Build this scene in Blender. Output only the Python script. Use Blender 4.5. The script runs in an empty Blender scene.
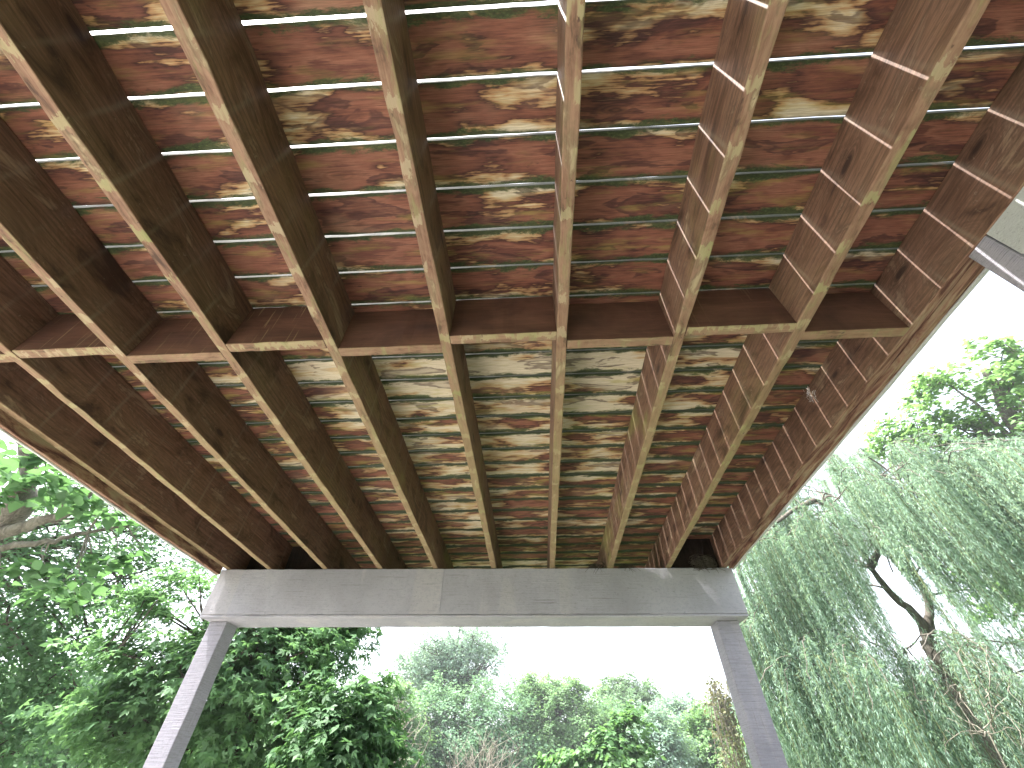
import bpy, math, random
import numpy as np
from mathutils import Vector
R = math.radians
scene = bpy.context.scene
col = scene.collection

# ------------------------------------------------------------------ camera, sky, sun, exposure
Z0 = 1.58                                   # eye height above the ground
CAM = np.array([0.0, 0.0, Z0])
F = 414.03
A = np.array([0.99864, 0.05214, 0.00272])   # camera right
B = np.array([0.03481, -0.70375, 0.70960])  # camera up
C = np.cross(B, A); C = C / np.linalg.norm(C)          # forward
cam_data = bpy.data.cameras.new('camera'); cam = bpy.data.objects.new('camera', cam_data); col.objects.link(cam)
from mathutils import Matrix
m = Matrix(((A[0], B[0], -C[0], CAM[0]), (A[1], B[1], -C[1], CAM[1]), (A[2], B[2], -C[2], CAM[2]), (0, 0, 0, 1)))
cam.matrix_world = m
cam_data.sensor_width = 36.0; cam_data.lens = F * 36.0 / 1024.0
cam_data.clip_start = 0.02; cam_data.clip_end = 3000
scene.camera = cam

SUN = np.array([-0.43, -0.066, 0.90]); SUN = SUN / np.linalg.norm(SUN)
world = bpy.data.worlds.new('World'); scene.world = world; world.use_nodes = True
wn = world.node_tree; bg = wn.nodes['Background']
sky = wn.nodes.new('ShaderNodeTexSky'); sky.sky_type = 'NISHITA'; sky.sun_disc = False
sky.sun_elevation = math.asin(SUN[2]); sky.sun_rotation = math.atan2(SUN[0], SUN[1])
sky.dust_density = 4.0; sky.air_density = 1.0; sky.ozone_density = 1.0
hs = wn.nodes.new('ShaderNodeHueSaturation'); hs.inputs['Saturation'].default_value = .42; hs.inputs['Value'].default_value = 1.15   # thin high haze whitens the sky
wn.links.new(sky.outputs[0], hs.inputs['Color']); wn.links.new(hs.outputs[0], bg.inputs[0]); bg.inputs[1].default_value = 0.15
sd = bpy.data.lights.new('sun', 'SUN'); sd.energy = 4.0; sd.angle = R(0.53); sd.color = (1, .96, .91)
sun = bpy.data.objects.new('sun', sd); col.objects.link(sun)
sun.rotation_euler = Vector((-SUN[0], -SUN[1], -SUN[2])).to_track_quat('-Z', 'Y').to_euler()
vs = scene.view_settings; vs.view_transform = 'Standard'; vs.look = 'None'; vs.gamma = 1; vs.exposure = 2.35
scene.cycles.max_bounces = 12; scene.cycles.diffuse_bounces = 6; scene.cycles.transparent_max_bounces = 8

def ray(px, py):
    d = C + A * (px - 512) / F - B * (py - 384) / F
    return d / np.linalg.norm(d)
def at(px, py, dist): return CAM + ray(px, py) * dist
def pxm(px, py, dist): return dist * float(ray(px, py) @ C) / F      # metres per pixel there

# ------------------------------------------------------------------ materials
class NT:
    def __init__(s, name):
        s.m = bpy.data.materials.new(name); s.m.use_nodes = True; s.t = s.m.node_tree
        s.bsdf = s.t.nodes['Principled BSDF']; s.out = s.t.nodes['Material Output']
    def n(s, kind, **kw):
        nd = s.t.nodes.new('ShaderNode' + kind)
        for k, v in kw.items(): setattr(nd, k, v)
        return nd
    def set(s, inp, v):
        if hasattr(v, 'is_output') or isinstance(v, bpy.types.NodeSocket): s.t.links.new(v, inp)
        else: inp.default_value = v
    def math(s, op, a, b=0.0, c=0.0, clamp=False):
        nd = s.n('Math', operation=op, use_clamp=clamp)
        s.set(nd.inputs[0], a); s.set(nd.inputs[1], b)
        if op in ('MULTIPLY_ADD', 'SMOOTH_MIN', 'WRAP'): s.set(nd.inputs[2], c)
        return nd.outputs[0]
    def mix(s, f, a, b, mode='MIX'):
        nd = s.n('Mix', data_type='RGBA', blend_type=mode); nd.clamp_factor = True
        s.set(nd.inputs[0], f)
        for i, v in ((6, a), (7, b)):
            if isinstance(v, tuple): v = (*v[:3], 1)
            s.set(nd.inputs[i], v)
        return nd.outputs[2]
    def vecscale(s, v, sc, loc=(0, 0, 0)):
        nd = s.n('Mapping'); s.set(nd.inputs[0], v); nd.inputs[3].default_value = sc; nd.inputs[1].default_value = loc
        return nd.outputs[0]
    def addv(s, a, b):
        nd = s.n('VectorMath', operation='ADD'); s.set(nd.inputs[0], a); s.set(nd.inputs[1], b); return nd.outputs[0]
    def noise(s, v, scale, detail=4, rough=.55, dist=0.0):
        nd = s.n('TexNoise'); s.set(nd.inputs['Vector'], v); nd.inputs['Scale'].default_value = scale
        nd.inputs['Detail'].default_value = detail; nd.inputs['Roughness'].default_value = rough; nd.inputs['Distortion'].default_value = dist
        return nd.outputs[0]
    def ramp(s, f, stops):
        nd = s.n('ValToRGB'); cr = nd.color_ramp
        while len(cr.elements) < len(stops): cr.elements.new(.5)
        for e, (p, c) in zip(cr.elements, stops):
            e.position = p; e.color = (*c, 1) if isinstance(c, tuple) else (c, c, c, 1)
        s.set(nd.inputs[0], f); return nd.outputs[0]
    def smooth(s, v, lo, hi):
        nd = s.n('MapRange', interpolation_type='SMOOTHSTEP'); s.set(nd.inputs[0], v)
        nd.inputs[1].default_value = lo; nd.inputs[2].default_value = hi; return nd.outputs[0]
    def obj(s): return s.n('TexCoord').outputs['Object']
    def xyz(s, v):
        nd = s.n('SeparateXYZ'); s.set(nd.inputs[0], v); return nd.outputs
    def bump(s, h, strength, dist):
        nd = s.n('Bump'); s.set(nd.inputs['Height'], h); nd.inputs['Strength'].default_value = strength
        nd.inputs['Distance'].default_value = dist; s.t.links.new(nd.outputs[0], s.bsdf.inputs['Normal'])
    def done(s, colour, rough=.75, spec=.3):
        s.set(s.bsdf.inputs['Base Color'], colour if not isinstance(colour, tuple) else (*colour, 1))
        s.set(s.bsdf.inputs['Roughness'], rough); s.bsdf.inputs['Specular IOR Level'].default_value = spec
        return s.m

def seed_vec(s, k=40.0):
    oi = s.n('ObjectInfo'); sep = s.n('SeparateColor'); s.set(sep.inputs[0], oi.outputs['Color'])
    cb = s.n('CombineXYZ'); s.set(cb.inputs[0], s.math('MULTIPLY', sep.outputs[0], k)); s.set(cb.inputs[2], s.math('MULTIPLY', sep.outputs[0], k * 1.7))
    return cb.outputs[0], sep.outputs

HB_ = 1.143; DD = .229; PITCH = .1403; YG0 = .066; SK = .0029

def mat_deck():
    """old red stain on deck boards: bare pale wood, tide lines, algae along the gaps"""
    s = NT('stained_deck_boards'); o = s.obj(); sv, oc = seed_vec(s)
    p = s.addv(o, sv); X, Y, Z = s.xyz(o)
    edge = s.math('DIVIDE', s.math('ABSOLUTE', Y), .068)
    edge4 = s.math('POWER', edge, 3.0)
    big = s.noise(s.vecscale(p, (3.6, 11, 1)), 1.0, 4, .5, .25)
    med = s.noise(s.vecscale(p, (13, 85, 1), (5, 3, 0)), 1.0, 4, .6, .3)
    grain = s.noise(s.vecscale(p, (12, 330, 30)), 1.0, 4, .7)
    grain2 = s.noise(s.vecscale(p, (3, 120, 10), (2, 7, 0)), 1.0, 3, .6, .8)
    v = s.math('MULTIPLY_ADD', s.math('SUBTRACT', big, .5), 2.3, .66)
    v = s.math('MULTIPLY_ADD', s.math('SUBTRACT', med, .5), .42, v)
    v = s.math('MULTIPLY_ADD', edge4, -.36, v)
    geo = s.n('NewGeometry'); wx, wy, wz = s.xyz(geo.outputs['Position'])
    mid = s.math('SUBTRACT', 1.0, s.smooth(s.math('ABSOLUTE', s.math('ADD', wx, .10)), .45, 1.35))
    v = s.math('SUBTRACT', v, s.math('MULTIPLY', s.math('MULTIPLY', oc[1], .62), s.math('MULTIPLY_ADD', mid, .75, .30)))          # paleness of this board
    v = s.math('MULTIPLY_ADD', s.math('SUBTRACT', grain2, .5), .50, v)
    stain = s.ramp(v, [(0.0, (.50, .44, .32)), (.16, (.42, .32, .18)), (.27, (.32, .18, .085)), (.34, (.055, .024, .020)),
                       (.42, (.115, .045, .031)), (.58, (.180, .072, .047)), (.76, (.215, .096, .062)), (.92, (.125, .048, .034))])
    blo = s.noise(s.vecscale(p, (4, 17, 1), (13, 5, 2)), 1.0, 4, .55, .4)
    bl1 = s.smooth(blo, .55, .585); bl2 = s.smooth(blo, .60, .68)
    stain = s.mix(s.math('MULTIPLY', s.math('SUBTRACT', bl1, s.math('MULTIPLY', bl2, .65)), .68), stain, (.040, .018, .018))
    rub = s.smooth(s.noise(s.vecscale(p, (2.5, 5, 1), (1, 15, 2)), 1.0, 3, .6), .54, .74)
    stain = s.mix(s.math('MULTIPLY', rub, .45), stain, (.36, .23, .15))
    g = s.math('MULTIPLY_ADD', s.math('SUBTRACT', grain, .5), 2.0, 1.0)
    gc = s.n('CombineXYZ')
    for i in range(3): s.set(gc.inputs[i], g)
    c = s.mix(.85, stain, gc.outputs[0], 'MULTIPLY')
    g2 = s.smooth(grain2, .60, .74); c = s.mix(s.math('MULTIPLY', g2, .5), c, (.05, .025, .022))
    # knots
    vo = s.n('TexVoronoi'); s.set(vo.inputs['Vector'], s.vecscale(p, (2.6, 9, 1))); vo.inputs['Scale'].default_value = 1.0
    kn = s.math('SUBTRACT', 1.0, s.smooth(vo.outputs['Distance'], .02, .085))
    rings = s.math('SINE', s.math('MULTIPLY', vo.outputs['Distance'], 110.0))
    c = s.mix(s.math('MULTIPLY', kn, .85), c, (.045, .022, .016))
    halo = s.math('MULTIPLY', s.math('SUBTRACT', 1.0, s.smooth(vo.outputs['Distance'], .06, .24)), s.math('MULTIPLY_ADD', rings, .3, .3))
    c = s.mix(halo, c, (.13, .055, .03))
    # algae hugging the gaps, in uneven tongues
    an = s.noise(s.vecscale(p, (5, 16, 1), (9, 1, 0)), 1.0, 6, .72, .5)
    al = s.math('ADD', edge, s.math('MULTIPLY_ADD', s.math('SUBTRACT', an, .5), 1.9, 0.0))
    al = s.math('ADD', al, s.math('MULTIPLY', oc[2], .30))
    alf = s.smooth(al, .84, 1.06)
    fine = s.noise(s.vecscale(p, (90, 160, 1)), 1.0, 3, .7)
    alcol = s.ramp(fine, [(.3, (.022, .036, .018)), (.55, (.055, .080, .030)), (.78, (.17, .20, .07))])
    c = s.mix(s.math('MULTIPLY', alf, .92), c, alcol)
    yel = s.smooth(s.noise(s.vecscale(p, (5, 30, 1), (3, 8, 0)), 1.0, 4, .6), .52, .72)
    c = s.mix(s.math('MULTIPLY', s.math('MULTIPLY', yel, oc[2]), .85), c, (.30, .28, .07))
    c = s.mix(s.math('MULTIPLY', s.smooth(s.math('MULTIPLY_ADD', s.math('SUBTRACT', an, .5), .9, edge), .70, .92), s.math('MULTIPLY', oc[2], 1.25)), c, (.022, .034, .014))
    # dirt line right at the gap
    c = s.mix(s.math('MULTIPLY', s.smooth(edge, .93, 1.0), .75), c, (.028, .032, .022))
    s.bump(s.math('ADD', grain, s.math('MULTIPLY', med, .6)), .45, .0016)
    return s.done(c, .72, .25)

def mat_joist_side():
    s = NT('joist_side_stain'); o = s.obj(); sv, oc = seed_vec(s); p = s.addv(o, sv); X, Y, Z = s.xyz(o)
    grain = s.noise(s.vecscale(p, (40, 5, 170)), 1.0, 4, .65)
    blot = s.noise(s.vecscale(p, (3, 3.6, 9)), 1.0, 6, .68, .8)
    c = s.ramp(blot, [(.34, (.045, .023, .015)), (.45, (.115, .062, .040)), (.53, (.155, .088, .058)), (.58, (.110, .062, .042)), (.66, (.22, .150, .10))])
    # cup grain arches
    w = s.n('TexWave', wave_type='BANDS', bands_direction='Z'); s.set(w.inputs['Vector'], s.vecscale(p, (1, .9, 7))); w.inputs['Scale'].default_value = 2.2
    w.inputs['Distortion'].default_value = 7; w.inputs['Detail'].default_value = 2; w.inputs['Detail Scale'].default_value = .7
    c = s.mix(s.math('MULTIPLY', s.math('POWER', w.outputs[1], 4), .3), c, (.045, .024, .018))
    g = s.math('MULTIPLY_ADD', s.math('SUBTRACT', grain, .5), 1.8, 1.0); gc = s.n('CombineXYZ')
    for i in range(3): s.set(gc.inputs[i], g)
    c = s.mix(.8, c, gc.outputs[0], 'MULTIPLY')
    # pale broken marks below every board gap
    geo = s.n('NewGeometry'); gx, gy, gz = s.xyz(geo.outputs['Position'])
    ph = s.math('DIVIDE', s.math('SUBTRACT', gy, YG0), PITCH)
    wob = s.math('MULTIPLY', s.math('SUBTRACT', s.noise(s.vecscale(p, (8, 8, 8)), 1.0, 2), .5), .10)
    fr = s.math('ABSOLUTE', s.math('SUBTRACT', s.math('FRACT', s.math('ADD', s.math('ADD', ph, .5), wob)), .5))
    line = s.math('SUBTRACT', 1.0, s.smooth(fr, .0, .085))
    brk = s.smooth(s.noise(s.vecscale(p, (2, 9, 5), (4, 4, 4)), 1.0, 3), .38, .66)
    c = s.mix(s.math('MULTIPLY', s.math('MULTIPLY', line, brk), .42), c, (.20, .165, .115))
    tn = s.math('MULTIPLY_ADD', oc[1], .9, .62); tc = s.n('CombineXYZ')
    for i in range(3): s.set(tc.inputs[i], tn)
    c = s.mix(1.0, c, tc.outputs[0], 'MULTIPLY')
    # green film, mostly low on the board
    alg = s.smooth(s.noise(s.vecscale(p, (3, 2.2, 4), (1, 5, 2)), 1.0, 5, .65), .47, .72)
    c = s.mix(s.math('MULTIPLY', alg, s.math('MULTIPLY_ADD', s.math('MULTIPLY', oc[2], s.math('MULTIPLY_ADD', s.smooth(gy, .7, 1.5), .6, .4)), 1.0, .03)), c, (.20, .185, .065))
    vo = s.n('TexVoronoi'); s.set(vo.inputs['Vector'], s.vecscale(p, (.01, 2.6, 7))); vo.inputs['Scale'].default_value = 1.0
    kn = s.math('SUBTRACT', 1.0, s.smooth(vo.outputs['Distance'], .05, .11)); halo = s.math('SUBTRACT', 1.0, s.smooth(vo.outputs['Distance'], .10, .26))
    ring = s.math('MULTIPLY_ADD', s.math('SINE', s.math('MULTIPLY', vo.outputs['Distance'], 150.0)), .5, .5)
    c = s.mix(s.math('MULTIPLY', s.math('MULTIPLY', halo, ring), .45), c, (.035, .018, .012)); c = s.mix(s.math('MULTIPLY', kn, .85), c, (.026, .013, .010))
    crk = s.smooth(s.noise(s.vecscale(p, (9, 3, 130), (2, 8, 8)), 1.0, 3, .6, .4), .66, .70); c = s.mix(s.math('MULTIPLY', crk, .6), c, (.022, .012, .009))
    sc2 = s.smooth(s.noise(s.vecscale(p, (9, 30, 22), (5, 8, 1)), 1.0, 4, .7), .66, .72); c = s.mix(s.math('MULTIPLY', sc2, .35), c, (.24, .19, .14))
    dirt = s.smooth(s.noise(s.vecscale(p, (60, 60, 60)), 1.0, 2), .68, .8); c = s.mix(s.math('MULTIPLY', dirt, .35), c, (.3, .26, .19))
    s.bump(grain, .4, .0015)
    return s.done(c, .7, .3)

def mat_joist_bottom(axis='Y'):
    s = NT('joist_edge_' + ('along' if axis == 'Y' else 'across')); o = s.obj(); sv, oc = seed_vec(s); p = s.addv(o, sv)
    sc = (150, 6, 1) if axis == 'Y' else (6, 150, 150)
    grain = s.noise(s.vecscale(p, sc), 1.0, 4, .7)
    blot = s.noise(s.vecscale(p, (20, 7, 7) if axis == 'Y' else (7, 20, 7)), 1.0, 5, .65, .4)
    c = s.ramp(blot, [(.33, (.075, .042, .030)), (.42, (.165, .092, .062)), (.54, (.215, .130, .088)), (.60, (.165, .11, .070)), (.68, (.28, .22, .14))])
    g = s.math('MULTIPLY_ADD', s.math('SUBTRACT', grain, .5), 1.6, 1.0); gc = s.n('CombineXYZ')
    for i in range(3): s.set(gc.inputs[i], g)
    c = s.mix(.8, c, gc.outputs[0], 'MULTIPLY')
    geo = s.n('NewGeometry'); gx, gy, gz = s.xyz(geo.outputs['Position'])
    ph = s.math('DIVIDE', s.math('SUBTRACT', gy, YG0), PITCH)
    wob = s.math('MULTIPLY', s.math('SUBTRACT', s.noise(s.vecscale(p, (45, 22, 8)), 1.0, 5, .7), .5), .80)
    fr = s.math('ABSOLUTE', s.math('SUBTRACT', s.math('FRACT', s.math('ADD', s.math('ADD', ph, .5), wob)), .5))
    line = s.math('SUBTRACT', 1.0, s.smooth(fr, .09, .125)); line = s.math('MULTIPLY', line, s.smooth(s.noise(s.vecscale(p, (30, 5, 5), (6, 6, 6)), 1.0, 3), .42, .50))
    tone = s.noise(s.vecscale(p, (4, 1.6, 4), (7, 1, 0)), 1.0, 3)
    lc = s.ramp(tone, [(.35, (.34, .28, .19)), (.55, (.30, .27, .15)), (.68, (.19, .23, .08))])
    c = s.mix(s.math('MULTIPLY', line, .62), c, lc)
    alg = s.smooth(s.noise(s.vecscale(p, (25, 5, 9), (3, 2, 1)), 1.0, 5, .7), .50, .68)
    c = s.mix(s.math('MULTIPLY', alg, .55), c, (.19, .20, .085))
    c = s.mix(s.math('MULTIPLY', s.smooth(gy, .6, 1.7), .46), c, (.22, .18, .085))
    dk = s.smooth(s.noise(s.vecscale(p, (60, 38, 38)), 1.0, 2), .70, .76); c = s.mix(s.math('MULTIPLY', dk, .7), c, (.06, .035, .03))
    s.bump(grain, .4, .0012)
    return s.done(c, .75, .25)

def mat_block():
    s = NT('blocking_stain'); o = s.obj(); sv, oc = seed_vec(s); p = s.addv(o, sv)
    grain = s.noise(s.vecscale(p, (5, 40, 170)), 1.0, 4, .65); blot = s.noise(s.vecscale(p, (4, 3, 9)), 1.0, 5, .62, .6)
    c = s.ramp(blot, [(.3, (.050, .024, .018)), (.5, (.085, .038, .027)), (.7, (.13, .062, .042))])
    g = s.math('MULTIPLY_ADD', s.math('SUBTRACT', grain, .5), 1.2, 1.0); gc = s.n('CombineXYZ')
    for i in range(3): s.set(gc.inputs[i], g)
    c = s.mix(.8, c, gc.outputs[0], 'MULTIPLY')
    # rough-sawn scratches, on some blocks
    scr = s.noise(s.vecscale(p, (75, 2, 3.5)), 1.0, 2, .6, .3)
    c = s.mix(s.math('MULTIPLY', s.smooth(scr, .60, .68), s.math('MULTIPLY', oc[2], .55)), c, (.25, .19, .10))
    s.bump(grain, .4, .0015); return s.done(c, .7, .3)

def mat_paint(name, base, streak=True, saw=0.0, vert=False):
    s = NT(name); o = s.obj(); sv, oc = seed_vec(s); p = s.addv(o, sv)
    big = s.noise(s.vecscale(p, (1.6, 1.6, 1.2)), 1.0, 4, .6)
    b = tuple(base)
    c = s.mix(s.smooth(big, .3, .7), tuple(x * .80 for x in b), tuple(min(1, x * 1.12) for x in b))
    if streak:
        st = s.noise(s.vecscale(p, (4.2, 4.2, .5), (3, 3, 0)), 1.0, 3, .5)
        c = s.mix(s.math('MULTIPLY', s.smooth(st, .55, .60), .40), c, (b[0] * 1.22, b[1] * 1.17, b[2] * 1.06))
    fl = s.noise(s.vecscale(p, (55, 55, 90)), 1.0, 4, .7)
    c = s.mix(s.math('MULTIPLY', s.smooth(fl, .58, .66), .50), c, (b[0] * .55, b[1] * .54, b[2] * .54))
    cr = s.noise(s.vecscale(p, (140, 140, 4) if vert else (3, 140, 140), (1, 2, 3)), 1.0, 3, .6)
    c = s.mix(s.math('MULTIPLY', s.smooth(cr, .64, .70), .65), c, (b[0] * .45, b[1] * .42, b[2] * .40))
    pit = s.noise(s.vecscale(p, (38, 38, 46), (2, 2, 2)), 1.0, 5, .75); c = s.mix(s.math('MULTIPLY', s.smooth(pit, .48, .62), .22), c, (b[0] * .6, b[1] * .6, b[2] * .62))
    gr = s.noise(s.vecscale(p, (160, 160, 6) if vert else (5, 160, 160)), 1.0, 4, .65)
    h = s.math('ADD', s.math('MULTIPLY', gr, .8), s.math('MULTIPLY', fl, .7))
    if saw:
        sw = s.noise(s.vecscale(p, (9, 9, 260), (0, 0, 4)), 1.0, 2, .5)
        h = s.math('ADD', h, s.math('MULTIPLY', sw, saw))
        c = s.mix(s.math('MULTIPLY', s.smooth(sw, .50, .62), .45), c, (b[0] * .62, b[1] * .6, b[2] * .6))
    s.bump(h, .9, .003)
    return s.done(c, .62, .3)

def mat_rim():
    s = NT('peeling_rim'); o = s.obj(); sv, oc = seed_vec(s); p = s.addv(o, sv)
    a = s.noise(s.vecscale(p, (60, 5, 25)), 1.0, 5, .7, .6); g = s.noise(s.vecscale(p, (160, 9, 160)), 1.0, 4, .65)
    c = s.ramp(a, [(.30, (.035, .018, .016)), (.42, (.09, .04, .03)), (.52, (.19, .11, .075)), (.62, (.24, .18, .12)), (.8, (.20, .20, .11))])
    gm = s.math('MULTIPLY_ADD', s.math('SUBTRACT', g, .5), 1.2, 1.0); gc = s.n('CombineXYZ')
    for i in range(3): s.set(gc.inputs[i], gm)
    c = s.mix(.8, c, gc.outputs[0], 'MULTIPLY'); s.bump(s.math('ADD', a, g), .7, .003); return s.done(c, .8, .2)

def mat_bark(name, c0, c1):
    s = NT(name); o = s.obj()
    a = s.noise(s.vecscale(o, (14, 14, 3)), 1.0, 6, .7, .5); b = s.noise(s.vecscale(o, (50, 50, 12)), 1.0, 4, .6)
    c = s.mix(s.smooth(s.math('ADD', s.math('MULTIPLY', a, .7), s.math('MULTIPLY', b, .3)), .35, .65), c0, c1)
    s.bump(s.math('ADD', a, b), .8, .02); return s.done(c, .9, .1)

def mat_leaf(name, dark, light, trans=.45):
    s = NT(name)
    at_ = s.n('Attribute', attribute_name='tint'); t = at_.outputs['Fac']
    c = s.mix(t, dark, light)
    d = s.n('BsdfDiffuse'); s.set(d.inputs[0], c)
    tr = s.n('BsdfTranslucent'); s.set(tr.inputs[0], s.mix(.55, c, (min(1, light[0] * 1.35), min(1, light[1] * 1.3), light[2] * .8)))
    mx = s.n('MixShader'); mx.inputs[0].default_value = trans; s.t.links.new(d.outputs[0], mx.inputs[1]); s.t.links.new(tr.outputs[0], mx.inputs[2])
    gl = s.n('BsdfGlossy'); gl.inputs['Roughness'].default_value = .55; gl.inputs[0].default_value = (1, 1, 1, 1)
    m2 = s.n('MixShader'); m2.inputs[0].default_value = .02; s.t.links.new(mx.outputs[0], m2.inputs[1]); s.t.links.new(gl.outputs[0], m2.inputs[2])
    s.t.links.new(m2.outputs[0], s.out.inputs[0]); return s.m

def mat_ground(name, c0, c1, sc, rough=.9):
    s = NT(name); o = s.obj(); a = s.noise(s.vecscale(o, (sc, sc, sc)), 1.0, 6, .65); b = s.noise(s.vecscale(o, (sc * 14, sc * 14, sc)), 1.0, 4, .6)
    c = s.mix(s.smooth(s.math('ADD', s.math('MULTIPLY', a, .6), s.math('MULTIPLY', b, .4)), .35, .65), c0, c1)
    s.bump(b, .6, .02); return s.done(c, rough, .2)

M = dict(shade_black=mat_ground('shade_black_wood', (.010, .007, .006), (.028, .018, .014), 9), deck=mat_deck(), side=mat_joist_side(), bottom=mat_joist_bottom('Y'), bottomx=mat_joist_bottom('X'), block=mat_block(),  # first entry: shade above the beam, put into the wood colour
         beam=mat_paint('grey_beam_paint', (.30, .295, .335)), post=mat_paint('grey_post_paint', (.285, .275, .325), True, 1.6, True),
         trim=mat_paint('pale_trim_paint', (.42, .43, .42), False), rim=mat_rim())

# ------------------------------------------------------------------ object helpers
def tag(o, label=None, cat=None, group=None, kind=None):
    if label: o['label'] = label
    if cat: o['category'] = cat
    if group: o['group'] = group
    if kind: o['kind'] = kind
    return o
def empty(name, loc, *a, **k):
    o = bpy.data.objects.new(name, None); col.objects.link(o); o.location = tuple(float(x) for x in loc); o.empty_display_size = .3
    return tag(o, *a, **k)
def link(name, me, mats, parent=None, loc=(0, 0, 0), rot=(0, 0, 0)):
    o = bpy.data.objects.new(name, me)
    for mm in (mats if isinstance(mats, (list, tuple)) else [mats]): me.materials.append(mm)
    col.objects.link(o)
    if parent is not None:
        o.parent = parent; pl = parent.location
        if parent.parent is not None: pl = pl + parent.parent.location
        loc = tuple(float(loc[i]) - pl[i] for i in range(3))
    o.location = tuple(float(x) for x in loc); o.rotation_euler = rot
    return o

def timber(L, w, h, axis='X', bev=.003, nseg=1, jit=0.0, jh=0.0, rng=None, bottom_mat=None, cup=0.0):
    """plank along local axis, cross-section w x h with eased edges, slightly uneven along its length; origin at its centre"""
    pr = []
    hw, hh = w / 2, h / 2
    for sx, sz in ((-1, -1), (1, -1), (1, 1), (-1, 1)):
        cx, cz = sx * (hw - bev), sz * (hh - bev)
        a0 = {(-1, -1): 180, (1, -1): 270, (1, 1): 0, (-1, 1): 90}[(sx, sz)]
        for k in range(3):
            a = R(a0 + 45 * k); pr.append((cx + bev * math.cos(a), cz + bev * math.sin(a)))
    n = len(pr); vs_ = []; fs = []; mi = []
    for i in range(nseg + 1):
        t = i / nseg; u = -L / 2 + L * t
        jl = (rng.normal() * jit if rng is not None else 0); jr = (rng.normal() * jit if rng is not None else 0); jz = (rng.normal() * jh if rng is not None else 0)
        for (a, b) in pr:
            aa = a + (jl if a < 0 else jr); bb = b + jz
            vs_.append((u, aa, bb) if axis == 'X' else (aa, u, bb) if axis == 'Y' else (aa, bb, u))
    for i in range(nseg):
        for k in range(n):
            a, b = i * n + k, i * n + (k + 1) % n
            f = (a, b, b + n, a + n) if axis != 'X' else (a, a + n, b + n, b)
            if axis == 'Y': f = f
            fs.append(f); mi.append(1 if (bottom_mat and k in (0, 1, 2, 3)) else 0)
    fs.append(tuple(range(n))); mi.append(0); fs.append(tuple(range(nseg * n, nseg * n + n))[::-1]); mi.append(0)
    me = bpy.data.meshes.new('timber'); me.from_pydata(vs_, [], fs)
    me.polygons.foreach_set('material_index', mi); me.update()
    import bmesh
    bm = bmesh.new(); bm.from_mesh(me); bmesh.ops.recalc_face_normals(bm, faces=bm.faces); bm.to_mesh(me); bm.free()
    return me

rngw = np.random.default_rng(5)
def paint_seed(o, pale=0.0, alg=0.0): o.color = (float(rngw.uniform(0, 1)), float(pale), float(alg), 1)

# ------------------------------------------------------------------ ground
def sheet(name, x0, x1, y0, y1, z, mat, **k):
    me = bpy.data.meshes.new(name); me.from_pydata([(x0, y0, z), (x1, y0, z), (x1, y1, z), (x0, y1, z)], [], [(0, 1, 2, 3)])
    return tag(link(name, me, mat), **k)
sheet('ground', -900, 900, -900, 900, 0, mat_ground('grass_ground', (.035, .06, .02), (.07, .10, .035), .5), kind='structure')
sheet('gravel_bed', -.9, 3.0, -3.2, 4.2, .006, mat_ground('dark_gravel', (.17, .155, .135), (.25, .235, .205), 1.2), kind='structure')
sheet('bounce_slab', -7.5, -.9, -3.2, 4.6, .010, mat_ground('pale_bounce', (.42, .40, .36), (.52, .50, .46), 1.2), kind='structure')  # unseen pale slab, added to bounce sun up onto the joists

# ------------------------------------------------------------------ the deck
zb = Z0 + HB_                      # underside of the joists
ztop = zb + DD                     # underside of the boards
deck = empty('wooden_deck', (-.4, 1.4, 0), 'underside of a raised red-brown deck with mossy boards on a grey painted beam', 'deck')
JX = {0: -2.194, 1: -1.895, 2: -1.495, 3: -1.099, 4: -.703, 5: -.289, 6: .125, 7: .536, 8: .944, 9: 1.337}
Y0, Y1 = -1.25, 3.86
for k, x in JX.items():
    rg = np.random.default_rng(100 + k)
    me = timber(Y1 - Y0, .038, DD, 'Y', .0035, 60, .0011, .0010, rg, True)
    o = link('joist', me, [M['side'], M['bottom']], deck, (x, (Y0 + Y1) / 2, zb + DD / 2)); o.data.materials[1] = M['rim'] if k == 9 else M['bottom']; paint_seed(o, [.45, .5, .35, .3, .4, .5, .45, .6, .62, .45][k], {4: .5, 5: .45, 6: .7, 7: .9, 3: .15, 8: .25}.get(k, .03))
    o['label'] = ['leftmost joist, against the left edge board', 'second joist from the left', 'third joist from the left', 'fourth joist from the left',
                  'fifth joist from the left', 'sixth joist from the left', 'seventh joist from the left, running straight up the middle', 'eighth joist from the left',
                  'ninth joist from the left', 'rightmost joist, against the right edge board'][k]
# decking
BT = .025
for k in range(-9, 28):
    g0 = {0: .0080, 1: .0085, 2: .0066, 3: .0058}.get(k - 1, None); rg = np.random.default_rng(300 + k)
    gap = {-1: .0065, 0: .0078, 1: .0080, 2: .0070, 3: .0066}.get(k, .0062 + .0022 * rg.random())
    yc = YG0 + PITCH * (k - .5); w = PITCH - gap
    me = timber(3.62, w, BT, 'X', .002, 60, .0005, .0006, rg)
    o = link('deck_board', me, M['deck'], deck, (-.428, yc - .0012, ztop + BT / 2 + .0015), (0, 0, math.atan(SK)))
    far = max(0, k - 7)
    if k >= 20: gap = .0034
    pale = [.28, .36, .22, .10, .22, .12, .10, .12][k] if 0 <= k < 8 else (.72 if k < 8 or k > 24 else np.interp(k, [8, 9, 12, 17, 21, 24], [.72, 1.0, .80, .50, .30, .22]))
    alg = np.interp(k, [0, 4, 7, 8, 14, 20, 24], [.34, .40, .30, .60, .66, .66, .85])
    if k < 0: pale = .2
    paint_seed(o, pale + rg.uniform(-.16, .16), alg + rg.uniform(-.1, .1))
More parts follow.
